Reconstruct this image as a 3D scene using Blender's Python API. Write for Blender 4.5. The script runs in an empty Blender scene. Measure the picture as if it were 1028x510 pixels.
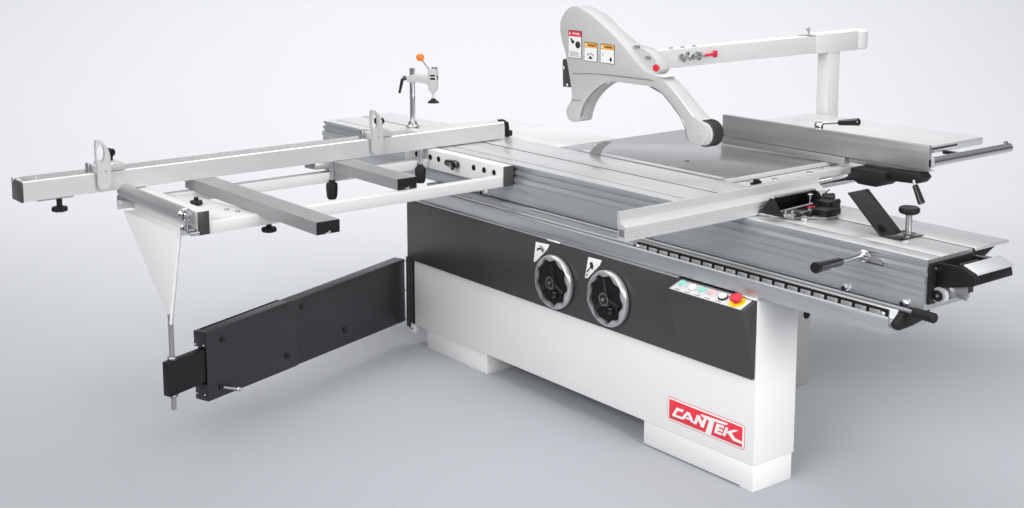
import bpy, bmesh, math, random
from mathutils import Vector, Matrix
random.seed(7)
S = bpy.context.scene
COL = S.collection
PI = math.pi

# ------------------------------------------------------------------ camera
cam = bpy.data.objects.new('camera', bpy.data.cameras.new('camera'))
COL.objects.link(cam)
R0 = Vector((0.586672, 0.809784, -0.008156))       # right
D0 = Vector((0.117069, -0.094771, -0.988592))      # down
F0 = Vector((-0.801319, 0.579024, -0.150399))      # forward
m = Matrix((R0, -D0, -F0)).transposed().to_4x4()
m.translation = Vector((3.0184, -3.5312, 2.0387))
cam.matrix_world = m
cam.data.sensor_width = 36.0
cam.data.lens = 1357.97 / 1028 * 36
cam.data.shift_x = (514 - 441.02) / 1028
cam.data.shift_y = -(255 - 116.98) / 1028
cam.data.clip_start = 0.05
cam.data.clip_end = 200
S.camera = cam

# ------------------------------------------------------------------ world, lamps, exposure
S.render.engine = 'CYCLES'
S.view_settings.view_transform = 'Standard'
S.view_settings.look = 'None'
S.view_settings.exposure = 0.0
S.view_settings.gamma = 1.0
W = bpy.data.worlds.new('World'); S.world = W; W.use_nodes = True
wn = W.node_tree.nodes; wl = W.node_tree.links                 # dim studio, brighter towards the ceiling
wtc = wn.new('ShaderNodeTexCoord'); wsp = wn.new('ShaderNodeSeparateXYZ'); wcr = wn.new('ShaderNodeValToRGB')
wl.new(wtc.outputs['Generated'], wsp.inputs[0]); wl.new(wsp.outputs['Z'], wcr.inputs[0])
e = wcr.color_ramp.elements
e[0].position = 0.0; e[0].color = (0.22, 0.225, 0.23, 1); e[1].position = 0.85; e[1].color = (0.97, 0.985, 1.0, 1)
q = e.new(0.30); q.color = (0.42, 0.43, 0.44, 1)
wl.new(wcr.outputs[0], wn['Background'].inputs[0]); wn['Background'].inputs[1].default_value = 0.55

def area(name, loc, target, sx, sy, power, col=(1, 1, 1)):
    l = bpy.data.lights.new(name, 'AREA'); l.shape = 'RECTANGLE'; l.size = sx; l.size_y = sy
    l.energy = power; l.color = col
    o = bpy.data.objects.new(name, l); COL.objects.link(o)
    o.location = loc
    o.rotation_euler = (Vector(target) - Vector(loc)).to_track_quat('-Z', 'Y').to_euler()
    return o
area('overhead_softbox', (-1.4, 0.2, 4.6), (-1.3, 0.3, 0), 6.5, 5.5, 84).data.spread = math.radians(150)
area('front_softbox', (0.9, -5.8, 3.8), (-0.9, 0.2, 0.75), 4.5, 2.2, 82).data.spread = math.radians(90)
area('side_softbox', (6.0, -0.2, 3.0), (0.3, 1.0, 0.3), 3.5, 2.5, 95).data.spread = math.radians(90)
area('backdrop_softbox', (-4.3, 1.75, 6.0), (-7.8, 4.3, 0.0), 16.0, 3.0, 960, (1.0, 0.972, 0.93)).data.spread = math.radians(157)

# ------------------------------------------------------------------ materials
def mat(name, col, rough=0.5, metal=0.0, var=0.03, scale=6.0, bump=0.0, bscale=200.0, stretch=(1, 1, 1), rvar=0.08, spec=0.5, coat=0.0):
    M_ = bpy.data.materials.new(name); M_.use_nodes = True
    nt = M_.node_tree; n = nt.nodes; b = n['Principled BSDF']
    b.inputs['Metallic'].default_value = metal
    b.inputs['Specular IOR Level'].default_value = spec
    if coat: b.inputs['Coat Weight'].default_value = coat; b.inputs['Coat Roughness'].default_value = 0.15
    tc = n.new('ShaderNodeTexCoord'); mp = n.new('ShaderNodeMapping'); mp.inputs['Scale'].default_value = stretch
    nt.links.new(tc.outputs['Object'], mp.inputs[0])
    nz = n.new('ShaderNodeTexNoise'); nz.inputs['Scale'].default_value = scale; nz.inputs['Detail'].default_value = 5
    nt.links.new(mp.outputs[0], nz.inputs['Vector'])
    mx = n.new('ShaderNodeMix'); mx.data_type = 'RGBA'
    c = Vector(col)
    mx.inputs[6].default_value = (*[max(0, x * (1 - var)) for x in c], 1)
    mx.inputs[7].default_value = (*[min(1, x * (1 + var)) for x in c], 1)
    nt.links.new(nz.outputs['Fac'], mx.inputs[0]); nt.links.new(mx.outputs[2], b.inputs['Base Color'])
    mr = n.new('ShaderNodeMapRange'); mr.inputs['To Min'].default_value = max(0.02, rough - rvar); mr.inputs['To Max'].default_value = min(1, rough + rvar)
    nt.links.new(nz.outputs['Fac'], mr.inputs['Value']); nt.links.new(mr.outputs[0], b.inputs['Roughness'])
    if bump:
        n2 = n.new('ShaderNodeTexNoise'); n2.inputs['Scale'].default_value = bscale; n2.inputs['Detail'].default_value = 3
        nt.links.new(mp.outputs[0], n2.inputs['Vector'])
        bp = n.new('ShaderNodeBump'); bp.inputs['Strength'].default_value = bump; bp.inputs['Distance'].default_value = 0.002
        nt.links.new(n2.outputs['Fac'], bp.inputs['Height']); nt.links.new(bp.outputs[0], b.inputs['Normal'])
    return M_
M = dict(
    floor=mat('studio_floor_paint', (0.405, 0.418, 0.446), 0.85, var=0.01, scale=1.5, spec=0.2),
    white=mat('white_powder_coat', (0.80, 0.80, 0.795), 0.45, var=0.012, bump=0.06, bscale=500),
    arm=mat('light_grey_enamel', (0.66, 0.66, 0.66), 0.5, var=0.012, bump=0.06, bscale=500),
    frame=mat('pale_frame_paint', (0.66, 0.66, 0.655), 0.5, var=0.012, bump=0.06, bscale=500),
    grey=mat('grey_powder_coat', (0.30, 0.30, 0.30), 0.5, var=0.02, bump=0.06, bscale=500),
    dark=mat('charcoal_powder_coat', (0.045, 0.045, 0.046), 0.42, var=0.04, bump=0.08, bscale=500),
    navy=mat('dark_slate_enamel', (0.022, 0.023, 0.026), 0.38, var=0.05, bump=0.05, bscale=400),
    black=mat('black_plastic', (0.010, 0.010, 0.011), 0.38, var=0.1, spec=0.3),
    rubber=mat('matt_black_rubber', (0.012, 0.012, 0.012), 0.6, var=0.1, spec=0.3),
    gloss=mat('glossy_black_grip', (0.008, 0.008, 0.008), 0.14, coat=0.5),
    alu=mat('brushed_aluminium', (0.56, 0.575, 0.59), 0.36, 0.8, var=0.13, rvar=0.14, scale=5, stretch=(0.6, 14, 14), bump=0.04, bscale=60),
    aluy=mat('brushed_aluminium_crosswise', (0.66, 0.66, 0.66), 0.42, 0.5, var=0.025, scale=5, stretch=(14, 0.6, 14), bump=0.03, bscale=60),
    alux=mat('satin_anodised_aluminium', (0.40, 0.405, 0.41), 0.40, 0.7, var=0.10, rvar=0.12, scale=5, stretch=(0.6, 14, 14), bump=0.04, bscale=60),
    top=mat('milled_aluminium_top', (0.72, 0.725, 0.73), 0.32, 0.7, var=0.07, rvar=0.12, scale=4, stretch=(0.5, 16, 16), bump=0.03, bscale=80),
    iron=mat('ground_cast_iron', (0.36, 0.365, 0.37), 0.20, 0.7, var=0.09, scale=3, stretch=(1, 1, 1), bump=0.03, bscale=300),
    pale=mat('pale_table_steel', (0.76, 0.77, 0.78), 0.34, 0.55, var=0.03, scale=5, bump=0.02, bscale=200),
    chrome=mat('polished_chrome', (0.70, 0.70, 0.71), 0.09, 1.0, var=0.02, rvar=0.03),
    steel=mat('dull_steel', (0.42, 0.42, 0.43), 0.35, 0.9, var=0.08),
    silver=mat('silver_rim', (0.56, 0.56, 0.57), 0.33, 0.75, var=0.03),
    slot=mat('dark_groove', (0.012, 0.012, 0.013), 0.7, spec=0.15),
    red=mat('red_enamel', (0.66, 0.02, 0.045), 0.4, var=0.03),
    signred=mat('red_sign_print', (0.80, 0.035, 0.06), 0.45, var=0.02),
    orange=mat('orange_ball_plastic', (0.85, 0.20, 0.02), 0.3, var=0.04),
    amber=mat('amber_label_print', (0.85, 0.42, 0.08), 0.5, var=0.02),
    yellow=mat('yellow_label_print', (0.85, 0.66, 0.02), 0.45, var=0.02),
    paper=mat('white_label_print', (0.86, 0.86, 0.86), 0.45, var=0.01),
    ink=mat('black_print', (0.02, 0.02, 0.02), 0.5),
    panelgrey=mat('light_grey_panel_print', (0.66, 0.65, 0.66), 0.4, var=0.02),
    mint=mat('green_button', (0.25, 0.62, 0.50), 0.3),
    pink=mat('pale_red_button', (0.80, 0.45, 0.48), 0.3),
    guard=mat('guard_grey_paint', (0.50, 0.50, 0.50), 0.45, var=0.012, bump=0.05, bscale=400),
)
def scale_mat():
    M_ = mat('speckled_measuring_scale', (0.5, 0.5, 0.5), 0.4, 0.5)
    nt = M_.node_tree; n = nt.nodes; b = n['Principled BSDF']
    tc = n.new('ShaderNodeTexCoord'); v = n.new('ShaderNodeTexVoronoi'); v.inputs['Scale'].default_value = 110
    nt.links.new(tc.outputs['Object'], v.inputs['Vector'])
    cr = n.new('ShaderNodeValToRGB'); cr.color_ramp.elements[0].color = (0.22, 0.22, 0.22, 1); cr.color_ramp.elements[1].color = (0.66, 0.66, 0.66, 1)
    nt.links.new(v.outputs['Distance'], cr.inputs[0]); nt.links.new(cr.outputs[0], b.inputs['Base Color'])
    return M_
M['scale'] = scale_mat()

# ------------------------------------------------------------------ helpers
class G:
    """collects shapes, then links them as ONE mesh object"""
    def __init__(s): s.bm = bmesh.new()
    def add(s, t, mt=None):
        if mt is not None: bmesh.ops.transform(t, matrix=mt, verts=t.verts)
        me = bpy.data.meshes.new('t'); t.to_mesh(me); t.free(); s.bm.from_mesh(me); bpy.data.meshes.remove(me)
        return s
    def box(s, x0, x1, y0, y1, z0, z1, bev=0.002, mt=None, seg=2):
        t = bmesh.new(); bmesh.ops.create_cube(t, size=1)
        for v in t.verts: v.co = Vector(((x0 + x1) / 2 + v.co.x * (x1 - x0), (y0 + y1) / 2 + v.co.y * (y1 - y0), (z0 + z1) / 2 + v.co.z * (z1 - z0)))
        b = min(bev, 0.4 * min(abs(x1 - x0), abs(y1 - y0), abs(z1 - z0)))
        if b > 0: bmesh.ops.bevel(t, geom=list(t.edges), offset=b, segments=seg, affect='EDGES', profile=0.5)
        return s.add(t, mt)
    def prism(s, pts, ax, a0, a1, bev=0.0, mt=None, seg=2):
        """polygon in the plane normal to ax ('x': (y,z), 'y': (x,z), 'z': (x,y)), extruded a0..a1"""
        t = bmesh.new()
        f = {'x': lambda p, a: (a, p[0], p[1]), 'y': lambda p, a: (p[0], a, p[1]), 'z': lambda p, a: (p[0], p[1], a)}[ax]
        A = [t.verts.new(f(p, a0)) for p in pts]; B = [t.verts.new(f(p, a1)) for p in pts]
        n = len(pts)
        fa = t.faces.new(A); fb = t.faces.new(B[::-1])
        for i in range(n): t.faces.new((A[i], B[i], B[(i + 1) % n], A[(i + 1) % n]))
        bmesh.ops.recalc_face_normals(t, faces=t.faces)
        if bev: bmesh.ops.bevel(t, geom=list(t.edges), offset=bev, segments=seg, affect='EDGES', profile=0.5, clamp_overlap=True)
        bmesh.ops.triangulate(t, faces=[q for q in t.faces if len(q.verts) > 4])
        return s.add(t, mt)
    def rod(s, p0, p1, r, r2=None, seg=24, bev=0.0, mt=None):
        p0, p1 = Vector(p0), Vector(p1); r2 = r if r2 is None else r2
        b = bev
        L = (p1 - p0).length
        prof = [(0, 0), (r - b, 0), (r, b), (r2, L - b), (r2 - b, L), (0, L)] if b else [(0, 0), (r, 0), (r2, L), (0, L)]
        return s.lathe(prof, p0, p1 - p0, seg, mt)
    def lathe(s, prof, p, d, seg=32, mt=None):
        t = bmesh.new(); q = Vector(d).normalized().to_track_quat('Z', 'Y')
        rings = []
        for r, h in prof:
            if r < 1e-6: rings.append([t.verts.new(Vector(p) + q @ Vector((0, 0, h)))])
            else: rings.append([t.verts.new(Vector(p) + q @ Vector((r * math.cos(2 * PI * i / seg), r * math.sin(2 * PI * i / seg), h))) for i in range(seg)])
        for a, b in zip(rings, rings[1:]):
            for i in range(seg):
                j = (i + 1) % seg
                if len(a) == 1 and len(b) == 1: continue
                if len(a) == 1: t.faces.new((a[0], b[i], b[j]))
                elif len(b) == 1: t.faces.new((a[i], b[0], a[j]))
                else: t.faces.new((a[i], b[i], b[j], a[j]))
        bmesh.ops.recalc_face_normals(t, faces=t.faces)
        return s.add(t, mt)
    def tube(s, pts, r, seg=12):
        pts = [Vector(p) for p in pts]
        for a, b in zip(pts, pts[1:]): s.rod(a, b, r, seg=seg)
        for p in pts[1:-1]: s.sphere(p, r, 12, 8)
        return s
    def sphere(s, p, r, u=24, v=16, sc=(1, 1, 1)):
        t = bmesh.new(); bmesh.ops.create_uvsphere(t, u_segments=u, v_segments=v, radius=r)
        return s.add(t, Matrix.Translation(p) @ Matrix.Diagonal((*sc, 1)))
    def build(s, name, material, parent=None, ang=32, label=None):
        me = bpy.data.meshes.new(name)
        for f in s.bm.faces: f.smooth = True
        for e in s.bm.edges:
            if len(e.link_faces) != 2 or e.calc_face_angle(0) > math.radians(ang): e.smooth = False
        s.bm.to_mesh(me); s.bm.free(); me.materials.append(M[material])
        o = bpy.data.objects.new(name, me); COL.objects.link(o)
        if parent: o.parent = parent
        if label: o['label'] = label
        return o
def pieces(g, name, material, parent, **k):
    """every separate island of g becomes a mesh of its own"""
    bm = g.bm; left = set(bm.verts); out = []
    while left:
        st = [left.pop()]; isl = set(st)
        while st:
            v = st.pop()
            for e in v.link_edges:
                w = e.other_vert(v)
                if w in left: left.discard(w); isl.add(w); st.append(w)
        h = G(); mp = {v: h.bm.verts.new(v.co) for v in isl}
        for f in {f for v in isl for f in v.link_faces}: h.bm.faces.new([mp[v] for v in f.verts])
        out.append(h)
    out.sort(key=lambda h: min(v.co.x for v in h.bm.verts))
    bm.free()
    return [h.build(name, material, parent, **k) for h in out]
def thing(name, label, cat, group=None):
    o = bpy.data.objects.new(name, None); COL.objects.link(o); o.empty_display_size = 0.2
    o['label'] = label; o['category'] = cat
    if group: o['group'] = group
    return o
def text_mesh(name, body, size, mt, material, parent, shear=0.0, thick=0.0004, align='CENTER'):
    cu = bpy.data.curves.new(name, 'FONT'); cu.body = body; cu.size = size; cu.align_x = align; cu.align_y = 'CENTER'
    cu.extrude = thick; cu.shear = shear
    t = bpy.data.objects.new('t', cu); COL.objects.link(t)
    me = bpy.data.meshes.new_from_object(t.evaluated_get(bpy.context.evaluated_depsgraph_get()))
    bpy.data.objects.remove(t); me.transform(mt); me.materials.clear(); me.materials.append(M[material])
    o = bpy.data.objects.new(name, me); COL.objects.link(o); o.parent = parent
    return o
FRONT = Matrix.Rotation(PI / 2, 4, 'X')      # text standing in the x-z plane, read from -y

# ------------------------------------------------------------------ setting: studio sweep
t = bmesh.new()
fwd = Vector((F0.x, F0.y, 0)).normalized(); rgt = Vector((fwd.y, -fwd.x, 0))
org = Vector((3.0, -3.5, 0))
prof = [(-9, 0), (0, 0), (6, 0), (10, 0)] + [(10 + 5 * math.sin(a * PI / 40), 5 - 5 * math.cos(a * PI / 40)) for a in range(1, 21)] + [(15, 9)]
rows = []
for d, h in prof: rows.append([t.verts.new(org + fwd * d + rgt * w + Vector((0, 0, h))) for w in (-14, 14)])
for a, b in zip(rows, rows[1:]): t.faces.new((a[0], a[1], b[1], b[0]))
bmesh.ops.recalc_face_normals(t, faces=t.faces)
g = G(); g.add(t); fl = g.build('floor', 'floor', ang=60); fl['kind'] = 'structure'

# ================================================================== THE SAW
saw = thing('panel_saw', 'white and charcoal sliding table panel saw with two handwheels and a red brand plate', 'saw')
saw.location = (0, 0, 0)

# ---- cabinet
g = G()
g.box(-2.08, 0, 0, 0.215, 0.098, 0.700, 0.003)                       # front box
cab = g.build('cabinet', 'white', saw)
g = G(); g.prism([(-0.545, 0.0975), (-0.545, 0.006), (-0.065, 0.006), (-0.06, 0.0), (-0.001, 0.0), (-0.001, 0.0975)], 'y', 0.001, 0.205, 0.002); g.build('foot', 'white', cab)
g = G(); g.prism([(-2.00, 0.0975), (-2.00, 0.0), (-1.541, 0.0), (-1.541, 0.0975)], 'y', 0.014, 0.205, 0.002); g.build('foot', 'white', cab)
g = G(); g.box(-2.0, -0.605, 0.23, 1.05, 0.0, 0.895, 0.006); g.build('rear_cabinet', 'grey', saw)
g = G(); g.rod((-0.6055, 1.022, 0.318), (-0.6035, 1.022, 0.318), 0.022); g.build('cable_hole', 'slot', saw)
# ---- hinge post of the swing arm
g = G()
g.box(-2.122, -2.083, 0.004, 0.045, 0.095, 0.414, 0.004)
g.rod((-2.112, -0.012, 0.085), (-2.112, -0.012, 0.425), 0.011, bev=0.002)
g.build('hinge_post', 'navy', saw)
g = G(); g.box(-2.13, -2.0815, 0.0, 0.05, 0.055, 0.093, 0.003)
g.build('hinge_bracket', 'white', saw)
g = G()
for x in (-2.118, -2.100): g.rod((x, -0.003, 0.073), (x, 0.002, 0.073), 0.004, seg=12)
pieces(g, 'bracket_bolt', 'black', saw)
# ---- charcoal front panel
g = G(); g.box(-2.118, -0.006, -0.014, 0.05, 0.4145, 0.7005, 0.004)
panel = g.build('front_panel', 'dark', saw)
g = G()
g.prism([(-0.003, 0.417), (-0.072, 0.674), (-0.004, 0.699), (0.004, 0.699)], 'x', -0.366, -0.0035, 0.003)
box = g.build('control_housing', 'dark', saw)
# lip strips above the panel
g = G(); g.box(-2.10, -0.37, -0.012, 0.02, 0.7015, 0.7075, 0.001); g.build('trim_strip', 'silver', saw)
g = G(); g.box(-1.10, -1.025, -0.0145, -0.0125, 0.7010, 0.7080, 0.0005); g.box(-0.075, 0.0, -0.012, 0.02, 0.7012, 0.7072, 0.001); pieces(g, 'white_trim_patch', 'white', saw)
# control face: frame on the sloped top, u along x, v along slope
va = Vector((0, 0.068, 0.025)).normalized(); nrm = Vector((0, -va.z, va.y))
cm = Matrix((Vector((1, 0, 0)), va, nrm)).transposed().to_4x4(); cm.translation = Vector((-0.185, -0.038, 0.6867))
g = G(); g.box(-0.168, 0.168, -0.034, 0.034, 0.0, 0.003, 0.001, mt=cm); cp = g.build('control_plate', 'panelgrey', saw)
def button(u, v, r, h, material, name='push_button', ring='panelgrey'):
    g = G(); g.lathe([(0, 0.0032), (r * 1.28, 0.0032), (r * 1.28, 0.006), (r * 1.05, 0.008), (0, 0.008)], (0, 0, 0), (0, 0, 1), 24)
    g.bm.transform(cm @ Matrix.Translation((u, v, 0)))
    b = g.build('button_ring', ring, cp)
    g = G(); g.lathe([(0, 0.0082), (r, 0.0082), (r, h - 0.002), (r * 0.8, h), (0, h)], (0, 0, 0), (0, 0, 1), 24)
    g.bm.transform(cm @ Matrix.Translation((u, v, 0)))
    return g.build(name, material, cp)
button(-0.135, 0.004, 0.014, 0.016, 'mint'); button(-0.085, 0.002, 0.014, 0.014, 'paper'); button(-0.036, 0.001, 0.014, 0.016, 'mint')
button(0.010, 0.002, 0.014, 0.015, 'pink'); button(0.062, 0.0, 0.015, 0.014, 'paper', 'push_button', 'black')
g = G(); g.lathe([(0, 0.0034), (0.031, 0.0034), (0.031, 0.005), (0, 0.005)], (0, 0, 0), (0, 0, 1), 32); g.bm.transform(cm @ Matrix.Translation((0.128, -0.003, 0)))
g.build('emergency_ring', 'yellow', cp)
g = G(); g.lathe([(0, 0.0055), (0.013, 0.0055), (0.012, 0.015), (0.021, 0.018), (0.0235, 0.023), (0.022, 0.028), (0.011, 0.031), (0, 0.031)], (0, 0, 0), (0, 0, 1), 32)
g.bm.transform(cm @ Matrix.Translation((0.128, -0.003, 0))); g.build('emergency_button', 'red', cp)
g = G()
for u in (-0.135, -0.085, -0.036, 0.010, 0.062): g.box(u - 0.012, u + 0.012, -0.029, -0.026, 0.0031, 0.0035, 0, mt=cm)
pieces(g, 'button_legend', 'ink', cp)

# ---- handwheels
def rim_shape(c, y0, y1):
    """annulus with nine inward scallops, from y0 (front) to y1 (back)"""
    t = bmesh.new(); n = 144
    def ring(fr, y): return [t.verts.new((c[0] + fr(i) * math.cos(2 * PI * i / n), y, c[1] + fr(i) * math.sin(2 * PI * i / n))) for i in range(n)]
    inner = lambda k: (lambda i: k + 0.0068 * math.cos(9 * 2 * PI * i / n + 0.5) - 0.0025 * abs(math.cos(4.5 * 2 * PI * i / n + 0.25)))
    rs = [ring(inner(0.0925), y1), ring(inner(0.0925), y0 + 0.004), ring(inner(0.0935), y0), ring(lambda i: 0.104, y0 - 0.001), ring(lambda i: 0.109, y0 + 0.004), ring(lambda i: 0.112, y0 + 0.012), ring(lambda i: 0.111, y0 + 0.022), ring(lambda i: 0.104, y1)]
    for a, b in zip(rs, rs[1:] + rs[:1]):
        for i in range(n): t.faces.new((a[i], b[i], b[(i + 1) % n], a[(i + 1) % n]))
    bmesh.ops.recalc_face_normals(t, faces=t.faces)
    return t
def handwheel(cx, cz, rot):
    g = G(); g.add(rim_shape((cx, cz), -0.044, -0.018)); w = g.build('handwheel', 'silver', saw, ang=50)
    g = G(); g.lathe([(0, 0.020), (0.086, 0.022), (0.095, 0.014), (0.100, 0.001), (0, 0.001)], (cx, -0.0145, cz), (0, -1, 0), 48)
    g.build('wheel_bowl', 'slot', w)
    g = G(); g.lathe([(0, 0.006), (0.032, 0.006), (0.03, 0.014), (0.014, 0.02), (0.012, 0.026), (0, 0.026)], (cx, -0.030, cz), (0, -1, 0), 32)
    g.build('wheel_hub', 'gloss', w)
    g = G()
    for k in range(3):
        a = rot + k * 2 * PI / 3
        g.rod((cx + 0.02 * math.cos(a), -0.037, cz + 0.02 * math.sin(a)), (cx + 0.076 * math.cos(a), -0.036, cz + 0.076 * math.sin(a)), 0.013, 0.010)
    g.build('wheel_spoke', 'black', w)
    a = rot - 0.6
    g = G(); g.rod((cx + 0.052 * math.cos(a), -0.036, cz + 0.052 * math.sin(a)), (cx - 0.01 + 0.052 * math.cos(a), -0.052, cz + 0.052 * math.sin(a)), 0.017, 0.015, bev=0.003)
    g.build('wheel_knob', 'gloss', w)
    g = G(); g.lathe([(0.024, 0), (0.026, 0.001), (0.026, 0.002), (0.022, 0.002), (0.022, 0), (0.024, 0)], (cx, -0.0515, cz), (0, -1, 0), 24)
    g.rod((cx, -0.0555, cz), (cx, -0.058, cz), 0.008, seg=16); g.build('hub_ring', 'steel', w)
handwheel(-1.041, 0.541, -0.5); handwheel(-0.721, 0.546, -0.3)
TRI1 = [(-1.1829, 0.6813), (-1.0984, 0.6855), (-1.1106, 0.6625), (-1.1851, 0.595), (-1.1977, 0.5949)]
TRI2 = [(-0.8612, 0.6831), (-0.7842, 0.6848), (-0.7951, 0.6629), (-0.8658, 0.5945), (-0.8808, 0.5945)]
for P, ic in ((TRI1, 0), (TRI2, 1)):
    g = G(); g.prism([(a + 0.011, b) for a, b in P], 'y', -0.0158, -0.0145, 0.0003); st = g.build('wheel_sticker', 'paper', panel)
    g = G()
    cx, cz = (-1.144, 0.650) if ic == 0 else (-0.835, 0.648)
    if ic == 0:
        for r, a0, a1, w in ((0.020, 0.4, 2.7, 0.004), (0.030, 0.5, 1.7, 0.002)):
            k = 10
            for i in range(k):
                a, b = a0 + (a1 - a0) * i / k, a0 + (a1 - a0) * (i + 1) / k
                g.prism([(cx + (r - w) * math.cos(a), cz - .012 + (r - w) * math.sin(a)), (cx + (r + w) * math.cos(a), cz - .012 + (r + w) * math.sin(a)), (cx + (r + w) * math.cos(b), cz - .012 + (r + w) * math.sin(b)), (cx + (r - w) * math.cos(b), cz - .012 + (r - w) * math.sin(b))], 'y', -0.0168, -0.0159)
    else:
        g.prism([(a + 0.011, b) for a, b in [(-0.8719, 0.6228), (-0.853, 0.640), (-0.848, 0.648), (-0.853, 0.661), (-0.838, 0.668), (-0.830, 0.650), (-0.836, 0.636), (-0.846, 0.641), (-0.866, 0.6184)]], 'y', -0.0168, -0.0159)
        g.rod((-0.857, -0.0168, 0.609), (-0.857, -0.0159, 0.609), 0.004, seg=12)
    g.build('sticker_print', 'ink', st)

# ---- brand plate
def rrect(x0, x1, z0, z1, r, k=6):
    P = []
    for cx, cz, a0 in ((x1 - r, z1 - r, 0), (x0 + r, z1 - r, PI / 2), (x0 + r, z0 + r, PI), (x1 - r, z0 + r, 1.5 * PI)):
        P += [(cx + r * math.cos(a0 + PI / 2 * i / k), cz + r * math.sin(a0 + PI / 2 * i / k)) for i in range(k + 1)]
    return P
g = G(); g.prism(rrect(-0.4195, -0.0425, 0.1425, 0.2345, 0.011), 'y', -0.0012, -0.0003, 0.0003); sign = g.build('brand_plate', 'signred', cab)
g = G(); g.prism(rrect(-0.4175, -0.0445, 0.1445, 0.2325, 0.010), 'y', -0.0018, -0.0013, 0.0001); g.build('plate_border', 'paper', sign)
g = G(); g.prism(rrect(-0.4100, -0.0525, 0.1515, 0.2260, 0.003), 'y', -0.0024, -0.0019, 0.0001); g.build('plate_field', 'signred', sign)
L = [
 [(-0.3713,0.2035),(-0.3338,0.2045),(-0.3402,0.1941),(-0.3648,0.1928),(-0.3768,0.1758),(-0.3731,0.1736),(-0.3423,0.175),(-0.3336,0.1711),(-0.3408,0.1659),(-0.3903,0.1645),(-0.3929,0.1699)],
 [(-0.3196,0.2028),(-0.3056,0.2034),(-0.3000,0.1962),(-0.3075,0.1832),(-0.3145,0.193),(-0.3335,0.1684),(-0.3482,0.1676)],
 [(-0.3000,0.1962),(-0.2825,0.1701),(-0.2981,0.1695),(-0.3025,0.1752),(-0.3260,0.1735),(-0.3190,0.1822),(-0.3075,0.1832)],
 [(-0.2848,0.1686),(-0.269,0.207),(-0.2558,0.2074),(-0.2421,0.1875),(-0.2321,0.2091),(-0.2191,0.2099),(-0.235,0.167),(-0.2475,0.1668),(-0.2618,0.1869),(-0.2721,0.1679)],
 [(-0.2501,0.2152),(-0.1246,0.2197),(-0.1194,0.2149),(-0.1341,0.2099),(-0.1832,0.2079),(-0.1868,0.1973),(-0.200,0.1507),(-0.2268,0.1497),(-0.2094,0.2025),(-0.2451,0.2075)],
 [(-0.1731,0.2038),(-0.1361,0.2045),(-0.1399,0.1950),(-0.1612,0.1943),(-0.1636,0.188),(-0.142,0.1888),(-0.1453,0.1803),(-0.1664,0.1794),(-0.1695,0.1743),(-0.1457,0.1745),(-0.149,0.1661),(-0.1838,0.1655)],
 [(-0.1298,0.2032),(-0.1172,0.2035),(-0.1230,0.1895),(-0.1317,0.1676),(-0.1444,0.1677)],
 [(-0.1225,0.1895),(-0.0895,0.2065),(-0.0693,0.2085),(-0.1020,0.1900),(-0.0853,0.1757),(-0.0525,0.1735),(-0.0525,0.1650),(-0.0928,0.1643),(-0.1180,0.1826),(-0.1250,0.1833)],
]
g = G()
for i, P in enumerate(L): g.prism(P, 'y', -0.0031 - 0.00006 * i, -0.0025)
g.build('brand_lettering', 'paper', sign)

# ---- lower support rail
g = G()
g.prism([(-0.004, 0.7095), (-0.004, 0.766), (0.006, 0.768), (0.010, 0.747), (0.046, 0.747), (0.050, 0.7825), (0.20, 0.7825), (0.20, 0.7095)], 'x', -2.04, 0.522, 0.0012)
rail = g.build('support_rail', 'alu', saw)
g = G(); g.box(-2.03, -0.64, 0.014, 0.044, 0.748, 0.757, 0.002); g.rod((-2.03, 0.030, 0.764), (-0.64, 0.030, 0.764), 0.0075, seg=16); g.build('guide_rod', 'alux', rail)
g = G(); g.box(-0.628, 0.492, 0.036, 0.044, 0.7475, 0.779, 0.001); cage = g.build('bearing_cage', 'slot', rail)
g = G()
x = -0.615
while x < 0.47:
    g.box(x, x + 0.041, 0.026, 0.0355, 0.7478, 0.7735, 0.0015); x += 0.0551
pieces(g, 'cage_block', 'silver', cage)
g = G(); g.box(-0.628, 0.492, 0.030, 0.0355, 0.7742, 0.780, 0.001); g.build('cage_edge', 'slot', cage)
g = G()
for x in (-0.62, 0.484): g.rod((x, 0.022, 0.766), (x, 0.034, 0.766), 0.0075, seg=16)
pieces(g, 'cage_bolt', 'chrome', cage)
g = G(); g.prism([(0.012, 0.748), (0.05, 0.778), (0.19, 0.778), (0.185, 0.742), (0.10, 0.728), (0.03, 0.724)], 'x', 0.5225, 0.545, 0.003)
g.build('rail_end_stop', 'rubber', saw)

# ---- sliding table
prof = [(0.102, 0.948), (0.101, 0.937), (0.110, 0.933), (0.110, 0.926), (0.0985, 0.924), (0.0955, 0.910), (0.105, 0.906), (0.105, 0.899), (0.0920, 0.896),
        (0.0905, 0.877), (0.0945, 0.872), (0.0950, 0.850), (0.0915, 0.838), (0.0905, 0.815), (0.0905, 0.790), (0.094, 0.786), (0.34, 0.786), (0.34, 0.915),
        (0.342, 0.915), (0.342, 0.948), (0.176, 0.948), (0.176, 0.9445), (0.170, 0.9445), (0.170, 0.948)]
g = G(); g.prism(prof, 'x', -3.05, 0.585); table = g.build('sliding_table', 'alu', saw, ang=20)
g = G(); g.box(-3.049, 0.5845, 0.177, 0.3425, 0.948, 0.9492, 0.0004); g.box(-3.049, 0.5845, 0.104, 0.169, 0.948, 0.9492, 0.0004); g.build('table_plate', 'top', table)
g = G(); g.box(-3.049, 0.584, 0.3428, 0.3532, 0.925, 0.9486, 0.0); g.build('groove_shade_strip', 'slot', table)  # dark filler just below the top, paints the shade inside the clamping slot
g = G(); g.box(-3.05, 0.590, 0.3535, 0.540, 0.940, 0.9492, 0.001); g.build('table_wing', 'top', table)
g = G(); g.prism([(0.36, 0.9385), (0.50, 0.9385), (0.40, 0.895), (0.36, 0.895)], 'x', 0.540, 0.575, 0.002); g.build('wing_bracket', 'black', table)
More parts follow.
